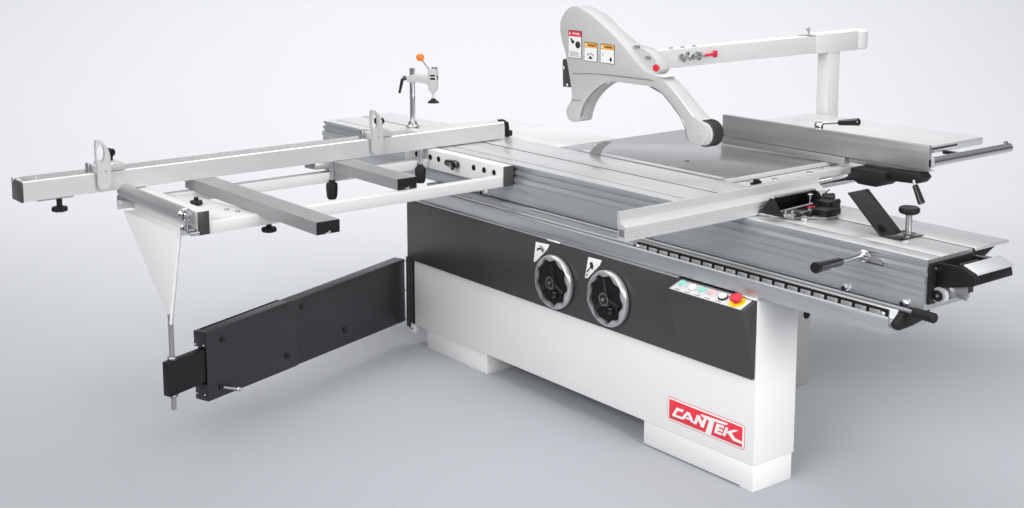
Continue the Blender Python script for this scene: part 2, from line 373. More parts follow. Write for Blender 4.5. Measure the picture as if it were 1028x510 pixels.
for x, z in ((0.297, 0.799), (0.520, 0.799), (-1.653, 0.799), (-1.715, 0.806)):
    g = G(); g.lathe([(0, 0), (0.0125, 0), (0.0125, 0.006), (0.010, 0.009), (0, 0.009)], (x, 0.0904, z), (0, -1, 0), 6); g.rod((x, 0.083, z), (x, 0.071, z), 0.008, seg=16)
    bo = g.build('stop_bolt', 'chrome', table)
    g = G(); g.rod((x, 0.0708, z), (x, 0.0665, z), 0.0078, bev=0.001, seg=16); g.build('bolt_cap', 'black', bo)
g = G(); g.rod((-1.30, 0.058, 0.7865), (0.585, 0.058, 0.7865), 0.0065, seg=16); lr = g.build('locking_rod', 'alux', table)
g = G(); g.rod((0.572, 0.058, 0.7865), (0.652, 0.056, 0.7855), 0.0155, 0.0165, bev=0.004); g.build('rod_grip', 'rubber', lr)
# push handle
b0, b1 = Vector((0.356, 0.094, 0.918)), Vector((0.396, -0.205, 0.9345))
g = G(); g.rod(b0 + (b0 - b1) * 0.02, b0 + (b1 - b0) * 0.52, 0.0105); g.lathe([(0, 0), (0.021, 0), (0.021, 0.008), (0.013, 0.016), (0, 0.016)], b0, b1 - b0, 32)
ph = g.build('push_handle', 'chrome', table)
g = G(); g.lathe([(0, 0), (0.0135, 0), (0.015, 0.01), (0.0175, 0.13), (0.019, 0.142), (0.017, 0.150), (0, 0.150)], b0 + (b1 - b0) * 0.50, b1 - b0, 32); g.build('handle_grip', 'gloss', ph)
g = G(); g.box(0.372, 0.425, 0.091, 0.110, 0.902, 0.924, 0.002); g.build('handle_slide', 'steel', ph)

# near end assembly
g = G(); g.box(0.5855, 0.594, 0.104, 0.345, 0.806, 0.938, 0.002); endp = g.build('table_end_cap', 'black', table)
g = G(); g.rod((0.594, 0.135, 0.918), (0.600, 0.135, 0.918), 0.006, seg=12); g.build('cap_screw', 'chrome', endp)
g = G()
g.prism([(0.595, 0.937), (0.678, 0.941), (0.722, 0.925), (0.727, 0.893), (0.722, 0.888), (0.595, 0.853)], 'y', 0.138, 0.146, 0.002)
g.prism([(0.595, 0.912), (0.662, 0.912), (0.680, 0.939), (0.720, 0.925), (0.727, 0.893), (0.722, 0.888), (0.595, 0.853)], 'y', 0.1465, 0.345, 0.002)
hs = g.build('end_housing', 'black', saw)
g = G(); g.prism([(0.676, 0.9425), (0.678, 0.9455), (0.727, 0.9275), (0.727, 0.921), (0.724, 0.9245)], 'y', 0.150, 0.347, 0.0008); g.build('housing_plate', 'pale', hs)
g = G(); g.box(0.60, 0.70, 0.315, 0.345, 0.912, 0.935, 0.002); g.rod((0.63, 0.20, 0.921), (0.63, 0.30, 0.921), 0.009, seg=16); g.build('housing_latch', 'gloss', hs)
g = G(); g.prism([(0.575, 0.882), (0.69, 0.882), (0.69, 0.832), (0.655, 0.836), (0.61, 0.826), (0.575, 0.835)], 'y', 0.155, 0.162, 0.001); wb = g.build('roller_bracket', 'steel', saw)
g = G(); g.lathe([(0, 0), (0.010, 0), (0.010, 0.004), (0.020, 0.006), (0.025, 0.005), (0.026, 0.024), (0.022, 0.028), (0, 0.028)], (0.609, 0.124, 0.836), (0, 1, 0), 40); wh = g.build('roller_wheel', 'pale', wb)
wb2 = wh
g = G(); g.lathe([(0, 0), (0.0175, 0), (0.0175, 0.004), (0, 0.004)], (0.609, 0.123, 0.836), (0, 1, 0), 32); g.build('wheel_bearing', 'black', wb)
g = G(); g.lathe([(0, 0), (0.006, 0.002), (0.007, 0.006), (0, 0.006)], (0.609, 0.119, 0.836), (0, 1, 0), 24); g.build('axle_bolt', 'chrome', wb)

# ---- main table, outfeed, extension
g = G(); g.box(-1.50, -0.70, 0.5405, 0.5415, 0.93, 0.9475, 0); g.box(-1.56, -0.682, 0.5475, 0.5515, 0.93, 0.9475, 0); pieces(g, 'gap_shade_strip', 'slot', saw)  # dark strips between the tables, shade of the open gap put into colour
g = G(); g.box(-1.68, -0.682, 0.552, 1.375, 0.9, 0.948, 0.002); mt_ = g.build('main_table', 'iron', saw)
g = G(); g.rod((-1.06, 0.75, 0.948), (-1.06, 0.75, 0.9487), 0.012, seg=20); g.build('table_screw', 'slot', mt_)
g = G(); g.box(-1.55, -0.70, 0.566, 0.598, 0.9478, 0.9486, 0.0); g.build('blade_insert', 'top', mt_)
g = G(); g.box(-2.62, -1.6825, 0.552, 0.925, 0.915, 0.9475, 0.002); g.build('outfeed_table', 'pale', saw)
g = G(); g.prism([(-1.64, 1.3765), (-0.628, 1.3765), (-0.628, 2.31), (-1.64, 2.31)], 'z', 0.912, 0.9478, 0.002); ext = g.build('extension_table', 'pale', saw)
g = G(); g.box(-0.6275, -0.6262, 1.60, 2.10, 0.930, 0.938, 0); g.box(-0.6275, -0.6262, 1.86, 1.92, 0.918, 0.922, 0); pieces(g, 'edge_slot', 'slot', ext)
g = G(); g.prism([(-0.6815, 0.948), (-0.660, 0.948), (-0.658, 0.934), (-0.612, 0.934), (-0.610, 0.940), (-0.560, 0.940), (-0.558, 0.905), (-0.6815, 0.905)], 'y', 0.56, 1.50)
fr = g.build('table_front_rail', 'aluy', saw, ang=20)
g = G(); g.box(-0.6575, -0.6535, 0.565, 1.49, 0.9341, 0.9352, 0); g.build('rail_groove', 'slot', fr)
for x, y in ((-0.632, 0.66), (-0.585, 0.765), (-0.590, 0.99), (-0.635, 1.12), (-0.632, 1.30)):
    g = G(); g.lathe([(0, 0), (0.012, 0), (0.012, 0.004), (0, 0.006)], (x, y, 0.9342 if x < -0.62 else 0.9402), (0, 0, 1), 16); g.build('rail_bolt', 'steel', fr)
g = G(); g.box(-0.572, -0.562, 0.60, 0.66, 0.9402, 0.950, 0.002); g.rod((-0.575, 0.63, 0.952), (-0.555, 0.63, 0.952), 0.010, seg=16); g.build('rail_lug', 'black', fr)
g = G(); g.rod((-0.50, 0.86, 0.913), (-0.50, 2.325, 0.913), 0.022, bev=0.003, seg=40); gb = g.build('guide_bar', 'chrome', saw)
g = G(); g.box(-0.506, -0.494, 2.285, 2.305, 0.934, 0.947, 0.002); g.build('bar_stop', 'steel', gb)
g = G()
for y in (0.95, 1.45, 2.0): g.box(-0.60 if y < 1.5 else -0.63, -0.50, y - 0.012, y + 0.012, 0.902, 0.918, 0.002)
pieces(g, 'bar_bracket', 'black', gb)

# ---- rip fence (rides on the guide bar)
g = G(); g.box(-1.27, -0.17, 1.200, 1.222, 0.985, 1.0865, 0.0025); rf = g.build('rip_fence', 'alux', saw)
g = G(); g.box(-1.27, -0.575, 1.1965, 1.222, 0.9515, 0.9825, 0.002); g.build('fence_foot', 'alux', rf)
g = G(); g.box(-1.20, -0.20, 1.2222, 1.255, 0.960, 0.984, 0.002); g.build('fence_slide', 'steel', rf)
g = G(); g.box(-0.1699, -0.1688, 1.2045, 1.2175, 1.000, 1.030, 0.0); g.build('end_slot', 'slot', rf)
g = G(); g.box(-0.21, -0.168, 1.2225, 1.242, 0.994, 1.034, 0.002); g.box(-0.22, -0.170, 1.215, 1.245, 0.979, 0.984, 0.001); g.build('fence_end_lip', 'aluy', rf)
g = G()
g.prism([(-0.50, 0.958), (-0.33, 0.962), (-0.345, 0.915), (-0.37, 0.893), (-0.46, 0.893), (-0.50, 0.915)], 'y', 1.14, 1.26, 0.006); g.prism([(-0.41, 0.962), (-0.20, 0.975), (-0.18, 0.955), (-0.20, 0.930), (-0.41, 0.918)], 'y', 1.17, 1.25, 0.006)
fb = g.build('fence_bracket', 'rubber', rf)
g = G(); g.rod((-0.205, 1.16, 0.945), (-0.190, 1.15, 0.925), 0.007); fl2 = g.build('lock_lever', 'chrome', rf)
g = G(); g.rod((-0.192, 1.150, 0.930), (-0.150, 1.14, 0.862), 0.012, 0.015, bev=0.003); g.build('lock_grip', 'gloss', rf)
g = G(); g.lathe([(0, 0), (0.020, 0), (0.020, 0.022), (0.016, 0.030), (0, 0.030)], (-0.745, 1.235, 1.083), (0, 0, 1), 24); g.rod((-0.745, 1.235, 1.105), (-0.640, 1.255, 1.120), 0.006, 0.007)
g.build('fence_lever', 'chrome', rf)
g = G(); g.rod((-0.655, 1.252, 1.118), (-0.560, 1.270, 1.131), 0.012, 0.017, bev=0.004); g.build('fence_lever_grip', 'gloss', rf)

# ---- riving knife
g = G(); g.prism([(-1.462, 0.9), (-1.4641, 0.9486), (-1.4413, 0.976), (-1.4028, 1.0026), (-1.3647, 1.0181), (-1.3178, 1.0217), (-1.3489, 1.0018), (-1.3796, 0.9763), (-1.3981, 0.9497), (-1.398, 0.9)], 'y', 0.5425, 0.5465)
g.build('riving_knife', 'steel', saw)

# ---- blade guard
GU = [(-1.6464,1.5002),(-1.6406,1.545),(-1.6074,1.5867),(-1.5743,1.6055),(-1.5441,1.6116),(-1.508,1.6054),(-1.463,1.5901),(-1.4118,1.5653),(-1.3606,1.5381),(-1.3043,1.5056),(-1.2487,1.4693),(-1.1708,1.4133),(-1.0911,1.3455),(-0.9969,1.3458),(-0.8032,1.1895),(-0.7693,1.1796),(-0.7395,1.1644),(-0.7278,1.1352),(-0.7377,1.1032),(-0.7616,1.081),(-0.8031,1.0861),(-0.8395,1.0937),(-0.8509,1.1426),(-0.8784,1.1859),(-0.9325,1.2341),(-0.9871,1.2752),(-1.048,1.2986),(-1.1747,1.2946),(-1.3073,1.2978),(-1.3773,1.2666),(-1.438,1.2238),(-1.4838,1.172),(-1.5053,1.1201),(-1.5096,1.0895),(-1.5727,1.0818),(-1.6004,1.1158),(-1.5952,1.1454),(-1.558,1.1861),(-1.564,1.2421),(-1.5916,1.347),(-1.612,1.4135),(-1.6259,1.4352)]
def smooth(P, n=2):
    for _ in range(n):
        Q = []
        for i in range(len(P)):
            a, b = P[i], P[(i + 1) % len(P)]
            Q += [(0.75 * a[0] + 0.25 * b[0], 0.75 * a[1] + 0.25 * b[1]), (0.25 * a[0] + 0.75 * b[0], 0.25 * a[1] + 0.75 * b[1])]
        P = Q
    return P
GS = smooth(GU, 2)
g = G(); g.prism(GS, 'y', 0.520, 0.600, 0.0015); gd = g.build('blade_guard', 'guard', saw, ang=25)
# front cover plate, a hair proud, with its seam
CV = smooth([(-1.640,1.500),(-1.6346,1.541),(-1.603,1.581),(-1.572,1.599),(-1.5441,1.605),(-1.510,1.599),(-1.466,1.584),(-1.4148,1.560),(-1.3636,1.532),(-1.3073,1.500),(-1.2517,1.464),(-1.1738,1.408),(-1.0961,1.3425),(-1.0438,1.3249),(-1.2368,1.3243),(-1.4085,1.3205),(-1.560,1.305),(-1.584,1.352),(-1.606,1.4135),(-1.620,1.437)], 1)
g = G(); g.prism(CV, 'y', 0.5165, 0.5198, 0.001); g.build('guard_cover', 'guard', gd, ang=25)
RI = smooth([(-1.4997,1.5802),(-1.4668,1.5857),(-1.397,1.5511),(-1.3709,1.5262),(-1.3147,1.4978),(-1.2348,1.4568),(-1.1808,1.4502),(-1.1269,1.4414),(-1.0677,1.4),(-1.0435,1.352),(-1.1298,1.3249),(-1.1722,1.3318),(-1.3329,1.448),(-1.4471,1.5182)], 1)
g = G(); g.prism(RI, 'y', 0.565, 0.625, 0.004); g.build('guard_ridge', 'guard', gd, ang=40)
g = G(); g.prism([(-0.925,1.290),(-0.914,1.2910),(-0.8000,1.1960),(-0.8120,1.1920)], 'y', 0.5180, 0.5199, 0.0005); g.build('slot_highlight', 'paper', gd)  # white strip painted as the bright highlight along the guard arm
for P in ([(-1.560,1.3055),(-1.4085,1.3190),(-1.2368,1.3225),(-1.0438,1.3235)], [(-1.558,1.1861),(-1.50,1.190)]):
    g = G()
    for a, b in zip(P, P[1:]): g.prism([a, b, (b[0], b[1] - 0.0025), (a[0], a[1] - 0.0025)], 'y', 0.5185, 0.5199)
    g.build('guard_seam', 'steel', gd)
# dark seal along the inside of the arch
g = G()
AR = [(-1.3073,1.2978),(-1.3773,1.2666),(-1.438,1.2238),(-1.4838,1.172),(-1.5053,1.1201)]
g.prism(AR + [(p[0] + 0.006, p[1] - 0.006) for p in AR[::-1]], 'y', 0.523, 0.529)
AR = [(-1.06,1.297),(-0.9871,1.2752),(-0.9325,1.2341),(-0.8784,1.1859),(-0.8509,1.1426),(-0.842,1.100)]
g.prism(AR + [(p[0] - 0.006, p[1] - 0.004) for p in AR[::-1]], 'y', 0.521, 0.528)
pieces(g, 'arch_seal', 'steel', gd)
g = G(); g.box(-1.04, -0.985, 0.522, 0.598, 1.3405, 1.3465, 0.001); g.build('guard_ledge', 'white', gd)
g = G(); g.prism([(-1.638,1.362),(-1.615,1.368),(-1.580,1.2504),(-1.586,1.238),(-1.634,1.236)], 'y', 0.530, 0.560, 0.003); gh = g.build('guard_handle', 'dark', gd)
g = G(); g.rod((-1.626, 0.5298, 1.325), (-1.626, 0.525, 1.325), 0.008, seg=12); g.rod((-1.600, 0.5298, 1.248), (-1.600, 0.525, 1.248), 0.007, seg=12); pieces(g, 'handle_screw', 'chrome', gd)
g = G()
g.lathe([(0, 0), (0.044, 0), (0.048, 0.005), (0.048, 0.063), (0.044, 0.068), (0, 0.068)], (-0.764, 0.526, 1.1300), (0, 1, 0), 40); g.bm.transform(Matrix.Translation((-0.0, 0, 0)))
g.build('guard_inner_wheel', 'guard', gd)
g = G(); g.lathe([(0.046, 0.010), (0.0535, 0.010), (0.0545, 0.014), (0.0545, 0.062), (0.0525, 0.068), (0.046, 0.068)], (-0.764, 0.526, 1.1300), (0, 1, 0), 48); g.build('guard_roller', 'dark', gd)
g = G()
for k in range(64):
    a = 2 * PI * k / 64
    g.box(-0.0009, 0.0009, 0.013, 0.060, 0.0535, 0.0553, 0, mt=Matrix.Translation((-0.764, 0.526, 1.13)) @ Matrix.Rotation(a, 4, 'Y'))
g.build('roller_tread', 'rubber', gd)
g = G(); g.rod((-0.775, 0.5205, 1.130), (-0.775, 0.517, 1.130), 0.007, seg=16); g.build('roller_pin', 'pale', gd)
g = G(); g.lathe([(0, 0), (0.014, 0), (0.016, 0.01), (0.024, 0.014), (0.026, 0.026), (0.022, 0.032), (0, 0.032)], (-1.015, 0.519, 1.380), (0.1, -1, 0), 14, Matrix.Translation((-1.015, 0.519, 1.38)) @ Matrix.Scale(0.62, 4) @ Matrix.Translation((1.015, -0.519, -1.38))); g.build('guard_knob', 'red', gd)
g = G()
for x, z in ((-1.19, 1.452), (-1.12, 1.410)): g.box(x - 0.016, x + 0.016, 0.560, 0.568, z - 0.006, z + 0.006, 0.001, mt=None)
pieces(g, 'guard_bolt', 'steel', gd)
# warning labels
def wlabel(x0, x1, z0, z1, head, hcol, word, kind, lab):
    g = G(); g.box(x0, x1, 0.5150, 0.5164, z0, z1, 0.0); w = g.build('warning_label', 'ink', gd, label=lab)
    e = 0.0022
    g = G(); g.box(x0 + e, x1 - e, 0.5143, 0.5149, z0 + e, z1 - head, 0); g.build('label_field', 'paper', w)
    g = G(); g.box(x0 + e, x1 - e, 0.5141, 0.5149, z1 - head, z1 - e, 0); g.build('label_header', hcol, w)
    cx = (x0 + x1) / 2; wdt = x1 - x0
    text_mesh('label_lettering', word, head * 0.56, Matrix.Translation((cx + 0.008, 0.5136, z1 - head / 2 - 0.001)) @ FRONT @ Matrix.Diagonal((0.78, 1, 1, 1)), 'paper' if hcol == 'red' else 'ink', w)
    g = G(); q = x0 + 0.012; zz = z1 - head / 2
    g.prism([(q - 0.006, zz - 0.005), (q + 0.006, zz - 0.005), (q, zz + 0.006)], 'y', 0.5130, 0.5140)
    if kind == 1:
        g2 = G(); g2.prism([(x0 + .014, z1 - head - .005), (x0 + .024, z1 - head - .010), (x0 + .034, z1 - head - .020), (x0 + .044, z1 - head - .018), (x0 + .040, z1 - head - .030), (x0 + .028, z1 - head - .034), (x0 + .020, z1 - head - .022)], 'y', 0.5133, 0.5142)
        g2.rod((x1 - 0.024, 0.5133, z1 - head - 0.036), (x1 - 0.024, 0.5142, z1 - head - 0.036), 0.016, seg=20)
        for i in range(4): g2.box(x0 + 0.010, x1 - 0.012 - 0.008 * (i % 2), 0.5136, 0.5142, z0 + 0.010 + i * 0.006, z0 + 0.0115 + i * 0.006, 0)
    elif kind == 2:
        g2 = G(); cz = z0 + 0.018
        for i in range(9):
            a, b = PI * (0.12 + 0.76 * i / 9), PI * (0.12 + 0.76 * (i + 1) / 9)
            g2.prism([(cx + 0.022 * math.cos(a), cz + 0.016 * math.sin(a)), (cx + 0.025 * math.cos(a), cz + 0.019 * math.sin(a)), (cx + 0.025 * math.cos(b), cz + 0.019 * math.sin(b)), (cx + 0.022 * math.cos(b), cz + 0.016 * math.sin(b))], 'y', 0.5133, 0.5142)
        g2.prism([(cx - 0.013, cz - 0.006), (cx - 0.004, cz + 0.007), (cx + 0.006, cz + 0.004), (cx + 0.014, cz - 0.006)], 'y', 0.5133, 0.5142)
    else:
        g2 = G(); g2.rod((x1 - 0.022, 0.5133, z0 + 0.018), (x1 - 0.022, 0.5142, z0 + 0.018), 0.007, seg=16); g2.box(x1 - 0.027, x1 - 0.017, 0.5133, 0.5142, z0 + 0.012, z0 + 0.028, 0); g2.box(x0 + 0.016, x0 + 0.018, 0.5133, 0.5142, z0 + 0.032, z0 + 0.046, 0)
    g.build('warning_triangle', 'paper', w); g2.build('label_pictogram', 'ink', w)
wlabel(-1.580, -1.491, 1.377, 1.502, 0.027, 'red', 'DANGER', 1, 'tall warning label with a red header')
wlabel(-1.473, -1.388, 1.371, 1.456, 0.024, 'amber', 'WARNING', 2, 'amber-headed warning label nearest the red-headed one')
wlabel(-1.367, -1.278, 1.371, 1.456, 0.024, 'amber', 'WARNING', 3, 'amber-headed warning label farthest from the red-headed one')

# ---- overhead arm and post
g = G(); g.box(-1.622, -1.552, 2.318, 2.415, 0.80, 1.290, 0.003); g.box(-1.66, -1.50, 2.3125, 2.40, 0.80, 0.90, 0.004); post = g.build('post', 'arm', saw)
g = G(); g.box(-1.630, -1.552, 0.61, 2.235, 1.283, 1.374, 0.006); arm = g.build('overhead_arm', 'arm', saw)
g = G(); g.box(-1.636, -1.546, 2.215, 2.56, 1.279, 1.382, 0.005); sl = g.build('arm_sleeve', 'arm', arm)
g = G(); g.box(-1.628, -1.554, 2.16, 2.225, 1.3735, 1.3765, 0.001); g.build('sleeve_gasket', 'steel', arm)
g = G(); g.lathe([(0, 0), (0.050, 0), (0.058, 0.010), (0.058, 0.094), (0.050, 0.104), (0, 0.104)], (-1.590, 2.60, 1.280), (0, 0, 1), 40); g.build('arm_end_cap', 'arm', arm)
g = G(); g.rod((-1.60, 2.21, 1.380), (-1.60, 2.21, 1.400), 0.005); g.sphere((-1.60, 2.205, 1.408), 0.011, 16, 10); g.build('sleeve_pin', 'steel', arm)
g = G(); g.rod((-1.50, 0.602, 1.44), (-1.50, 0.68, 1.44), 0.055, bev=0.006); g.box(-1.63, -1.46, 0.602, 0.70, 1.29, 1.44, 0.01); g.build('arm_yoke', 'arm', arm)
for y in (1.16, 1.24, 1.32):
    g = G(); g.lathe([(0, 0), (0.010, 0), (0.010, 0.007), (0, 0.009)], (-1.57, y, 1.3745), (0, 0, 1), 6); g.build('arm_bolt', 'steel', arm)
g = G(); g.box(-1.5515, -1.546, 1.19, 1.35, 1.310, 1.352, 0.002); lt = g.build('toggle_latch', 'pale', saw)
g = G()
g.rod((-1.5455, 1.27, 1.331), (-1.530, 1.27, 1.331), 0.020, 0.016, bev=0.003); g.rod((-1.535, 1.20, 1.328), (-1.535, 1.37, 1.333), 0.006)
for y, z in ((1.20, 1.342), (1.22, 1.318), (1.31, 1.346), (1.325, 1.318), (1.245, 1.350)): g.rod((-1.5455, y, z), (-1.536, y, z), 0.008, seg=12)
g.box(-1.545, -1.532, 1.195, 1.235, 1.322, 1.338, 0.003); g.box(-1.545, -1.530, 1.30, 1.33, 1.320, 1.345, 0.003)
g.build('latch_mechanism', 'steel', lt)
g = G(); g.rod((-1.535, 1.355, 1.332), (-1.535, 1.430, 1.335), 0.0075); g.box(-1.545, -1.525, 1.425, 1.437, 1.318, 1.352, 0.003); g.build('latch_handle', 'red', lt)

# ---- swing arm
dv = Vector((0.350, -0.9367, 0)); nv = Vector((0.9367, 0.350, 0))
sm = Matrix((dv, nv, Vector((0, 0, 1)))).transposed().to_4x4(); sm.translation = Vector((-2.132, -0.004, 0))
def swbox(g, s0, s1, n0, n1, z0, z1, b=0.002): return g.box(s0, s1, n0, n1, z0, z1, b, mt=sm)
def tilt(P, n0, n1, g, b=0.002): return g.prism(P, 'y', n0, n1, b, mt=sm)
g = G(); tilt([(0.015, 0.106), (0.87, 0.124), (0.87, 0.411), (0.015, 0.411)], -0.064, -0.004, g, 0.003); sa = g.build('swing_arm', 'navy', saw)
g = G()
tilt([(0.82, 0.1225), (1.372, 0.134), (1.372, 0.416), (0.86, 0.416), (0.82, 0.410)], -0.0035, 0.0, g, 0.001)
tilt([(0.871, 0.125), (1.355, 0.134), (1.355, 0.4155), (0.871, 0.4155)], -0.064, -0.046, g, 0.002)
swbox(g, 0.871, 1.355, -0.064, -0.0036, 0.365, 0.4155); tilt([(0.871, 0.125), (1.355, 0.134), (1.355, 0.19), (0.871, 0.19)], -0.046, -0.0036, g, 0.002)
swbox(g, 1.355, 1.375, -0.066, -0.0036, 0.352, 0.416, 0.003); swbox(g, 1.355, 1.375, -0.066, -0.0036, 0.135, 0.203, 0.003)
g.build('arm_sleeve', 'navy', sa)
g = G(); swbox(g, 0.872, 1.57, -0.0445, -0.008, 0.212, 0.348, 0.004); g.build('telescopic_arm', 'black', sa)
for s_, z_ in ((1.286, 0.367), (0.888, 0.184), (1.300, 0.174), (0.782, 0.374), (0.488, 0.190)):
    g = G(); g.lathe([(0, 0), (0.012, 0), (0.012, 0.006), (0.009, 0.009), (0, 0.009)], (s_, 0.0003 if s_ > 0.82 else -0.0037, z_), (0, 1, 0), 20, mt=sm); g.build('arm_bolt', 'black', sa)
g = G(); g.rod((1.297, 0.010, 0.173), (1.232, 0.030, 0.150), 0.005, 0.0055, mt=sm); g.rod((1.240, 0.028, 0.152), (1.222, 0.034, 0.146), 0.010, 0.010, mt=sm, bev=0.002); g.build('clamp_lever', 'chrome', sa)
g = G()
for s_, n_, z_ in ((1.3752, -0.014, 0.362), (1.3752, -0.056, 0.362), (1.3752, -0.014, 0.160), (1.3752, -0.056, 0.160)): g.sphere(sm @ Vector((s_, n_, z_)), 0.0042, 12, 8)
pieces(g, 'end_screw', 'chrome', sa)
g = G()
for z_ in (0.118, 0.26, 0.402): g.sphere(sm @ Vector((0.016, -0.002, z_)), 0.0045, 12, 8)
pieces(g, 'hinge_pin', 'chrome', sa)
rp = sm @ Vector((1.535, -0.026, 0)); rp = (rp.x, rp.y)
g = G(); g.rod((rp[0], rp[1], 0.150), (rp[0], rp[1], 0.53), 0.0105, bev=0.002)
rodo = g.build('support_rod', 'steel', saw)
g = G(); g.lathe([(0, 0), (0.018, 0), (0.018, 0.013), (0, 0.013)], (rp[0], rp[1], 0.3485), (0, 0, 1), 6); g.lathe([(0, 0), (0.018, 0), (0.018, 0.010), (0, 0.010)], (rp[0], rp[1], 0.2015), (0, 0, 1), 6); pieces(g, 'rod_nut', 'steel', rodo)

# ---- outrigger frame
g = G()
g.box(-2.20, -1.452, 0.035, 0.088, 0.860, 0.950, 0.003)
g.box(-2.06, -1.452, -1.405, -1.357, 0.860, 0.950, 0.003)
g.box(-1.500, -1.4515, -1.3568, 0.0348, 0.860, 0.905, 0.003)
g.box(-2.055, -2.005, -1.3568, 0.0348, 0.860, 0.905, 0.003)
g.prism([(-1.5005, -1.3565), (-1.5005, -1.145), (-1.56, -1.140), (-1.96, -1.200), (-2.004, -1.26), (-2.004, -1.3565)], 'z', 0.8985, 0.9045, 0.001)
of = g.build('outrigger_frame', 'frame', saw)
for y0, y1 in ((0.035, 0.088), (-1.405, -1.357)):
    g = G(); g.box(-1.4515, -1.447, y0 + 0.001, y1 - 0.001, 0.861, 0.949, 0.001); g.build('frame_end_cap', 'dark', of)
g = G(); g.box(-1.56, -1.447, 0.0882, 0.0985, 0.866, 0.944, 0.002); g.build('frame_bracket', 'rubber', of)
for x, z, r in ((-2.10, 0.913, 0.013), (-1.990, 0.914, 0.013), (-1.925, 0.914, 0.013), (-1.660, 0.914, 0.013), (-1.585, 0.914, 0.013), (-1.515, 0.914, 0.012)):
    g = G(); g.rod((x, 0.0352, z), (x, 0.0335, z), r, seg=24); g.build('frame_hole', 'slot', of)
g = G(); g.prism([(-1.855, 0.911), (-1.845, 0.926), (-1.79, 0.930), (-1.765, 0.924), (-1.76, 0.900), (-1.79, 0.896), (-1.845, 0.900)], 'y', 0.012, 0.0345, 0.003); g.rod((-1.80, 0.013, 0.912), (-1.755, -0.012, 0.901), 0.010, 0.008); g.build('frame_lever', 'gloss', of)
g = G(); g.box(-1.62, -1.53, 0.0335, 0.0352, 0.876, 0.879, 0); g.build('frame_scale', 'steel', of)
g = G()
for x, y in ((-1.60, -1.21), (-1.545, -1.19)): g.lathe([(0, 0), (0.009, 0), (0.009, 0.005), (0, 0.006)], (x, y, 0.9046), (0, 0, 1), 12)
pieces(g, 'gusset_bolt', 'steel', of)
def star_knob(x, y, z, r, h, parent, up=1, stem=0.02, name='star_knob'):
    t = bmesh.new(); n = 48; rs = []
    for rr, hh in ((0.75, 0), (1.0, 0.2), (1.0, 0.8), (0.75, 1.0)):
        rs.append([t.verts.new((x + r * rr * (1 + 0.09 * math.cos(8 * 2 * PI * i / n)) * math.cos(2 * PI * i / n), y + r * rr * (1 + 0.09 * math.cos(8 * 2 * PI * i / n)) * math.sin(2 * PI * i / n), z + h * hh)) for i in range(n)])
    for a, b in zip(rs, rs[1:]):
        for i in range(n): t.faces.new((a[i], a[(i + 1) % n], b[(i + 1) % n], b[i]))
    t.faces.new(rs[0][::-1]); t.faces.new(rs[-1]); bmesh.ops.recalc_face_normals(t, faces=t.faces)
    g = G(); g.add(t); g.rod((x, y, z + h), (x, y, z + h + stem), r * 0.38)
    return g.build(name, 'black', parent, ang=40)
star_knob(-1.475, -1.095, 0.825, 0.028, 0.020, of, stem=0.014)
star_knob(-1.755, -1.262, 0.906, 0.024, 0.018, of, stem=0.012)
def bar(x0, x1, y0, y1, grooves):
    ym = (y0 + y1) / 2
    P = [(y0, 0.9065), (ym - 0.010, 0.9065), (ym - 0.010, 0.918), (ym + 0.010, 0.918), (ym + 0.010, 0.9065), (y1, 0.9065), (y1, 0.953)]
    if grooves:
        for k in range(4, 0, -1):
            c = y0 + (y1 - y0) * k / 5; P += [(c + 0.004, 0.953), (c + 0.002, 0.9505), (c - 0.002, 0.9505), (c - 0.004, 0.953)]
    P += [(y0, 0.953)]
    g = G(); g.prism(P, 'x', x0, x1); b = g.build('support_bar', 'alux', of, ang=20)
    g = G(); g.prism([(y0 + .0005, 0.907), (ym - 0.010, 0.907), (ym - 0.010, 0.918), (ym + 0.010, 0.918), (ym + 0.010, 0.907), (y1 - .0005, 0.907), (y1 - .0005, 0.9525), (y0 + .0005, 0.9525)], 'x', x1, x1 + 0.004)
    g.build('bar_end_cap', 'black', of)
    g = G(); g.rod((x1 - 0.02, ym, 0.913), (x1 + 0.010, ym, 0.913), 0.006, seg=12); g.build('bar_bolt', 'chrome', of)
bar(-2.085, -1.022, -1.152, -1.057, False)
bar(-2.10, -1.492, -0.487, -0.392, True)
g = G(); g.rod((-2.02, -1.452, 0.945), (-1.455, -1.452, 0.945), 0.027, bev=0.002, seg=40); rl = g.build('roller', 'alux', saw)
g = G(); g.lathe([(0.012, 0), (0.026, 0), (0.027, 0.004), (0.022, 0.008), (0.012, 0.006)], (-1.455, -1.452, 0.945), (1, 0, 0), 32); g.rod((-1.455, -1.452, 0.945), (-1.438, -1.452, 0.945), 0.010, seg=16); g.build('roller_end', 'chrome', rl)
g = G(); g.prism([(-1.470, 0.905), (-1.43, 0.905), (-1.405, 0.88), (-1.405, 0.868), (-1.47, 0.868)], 'x', -1.462, -1.456, 0.001); g.rod((-1.44, -1.44, 0.872), (-1.44, -1.405, 0.872), 0.007); g.rod((-1.440, -1.452, 0.945), (-1.440, -1.452, 0.885), 0.006)
g.build('roller_bracket', 'chrome', rl); g = G(); g.prism([(-1.475, 0.925), (-1.43, 0.925), (-1.4055, 0.90), (-1.4055, 0.868), (-1.475, 0.868)], 'x', -2.034, -2.026, 0.001)
g.build('roller_bracket', 'chrome', rl)
# tapered white leg down to the rod
g = G(); g.prism([(-2.03, 0.8595), (-1.500, 0.8595), (-1.585, 0.53), (-1.590, 0.495), (-1.628, 0.495), (-1.66, 0.53)], 'y', -1.452, -1.447, 0.0008)
g.box(-2.02, -1.52, -1.4465, -1.36, 0.854, 0.8595, 0.001)
tl = g.build('tapered_leg', 'white', saw)
g = G(); g.rod((-1.502, -1.456, 0.857), (-1.592, -1.462, 0.500), 0.006, seg=16); g.build('leg_rib', 'white', tl)

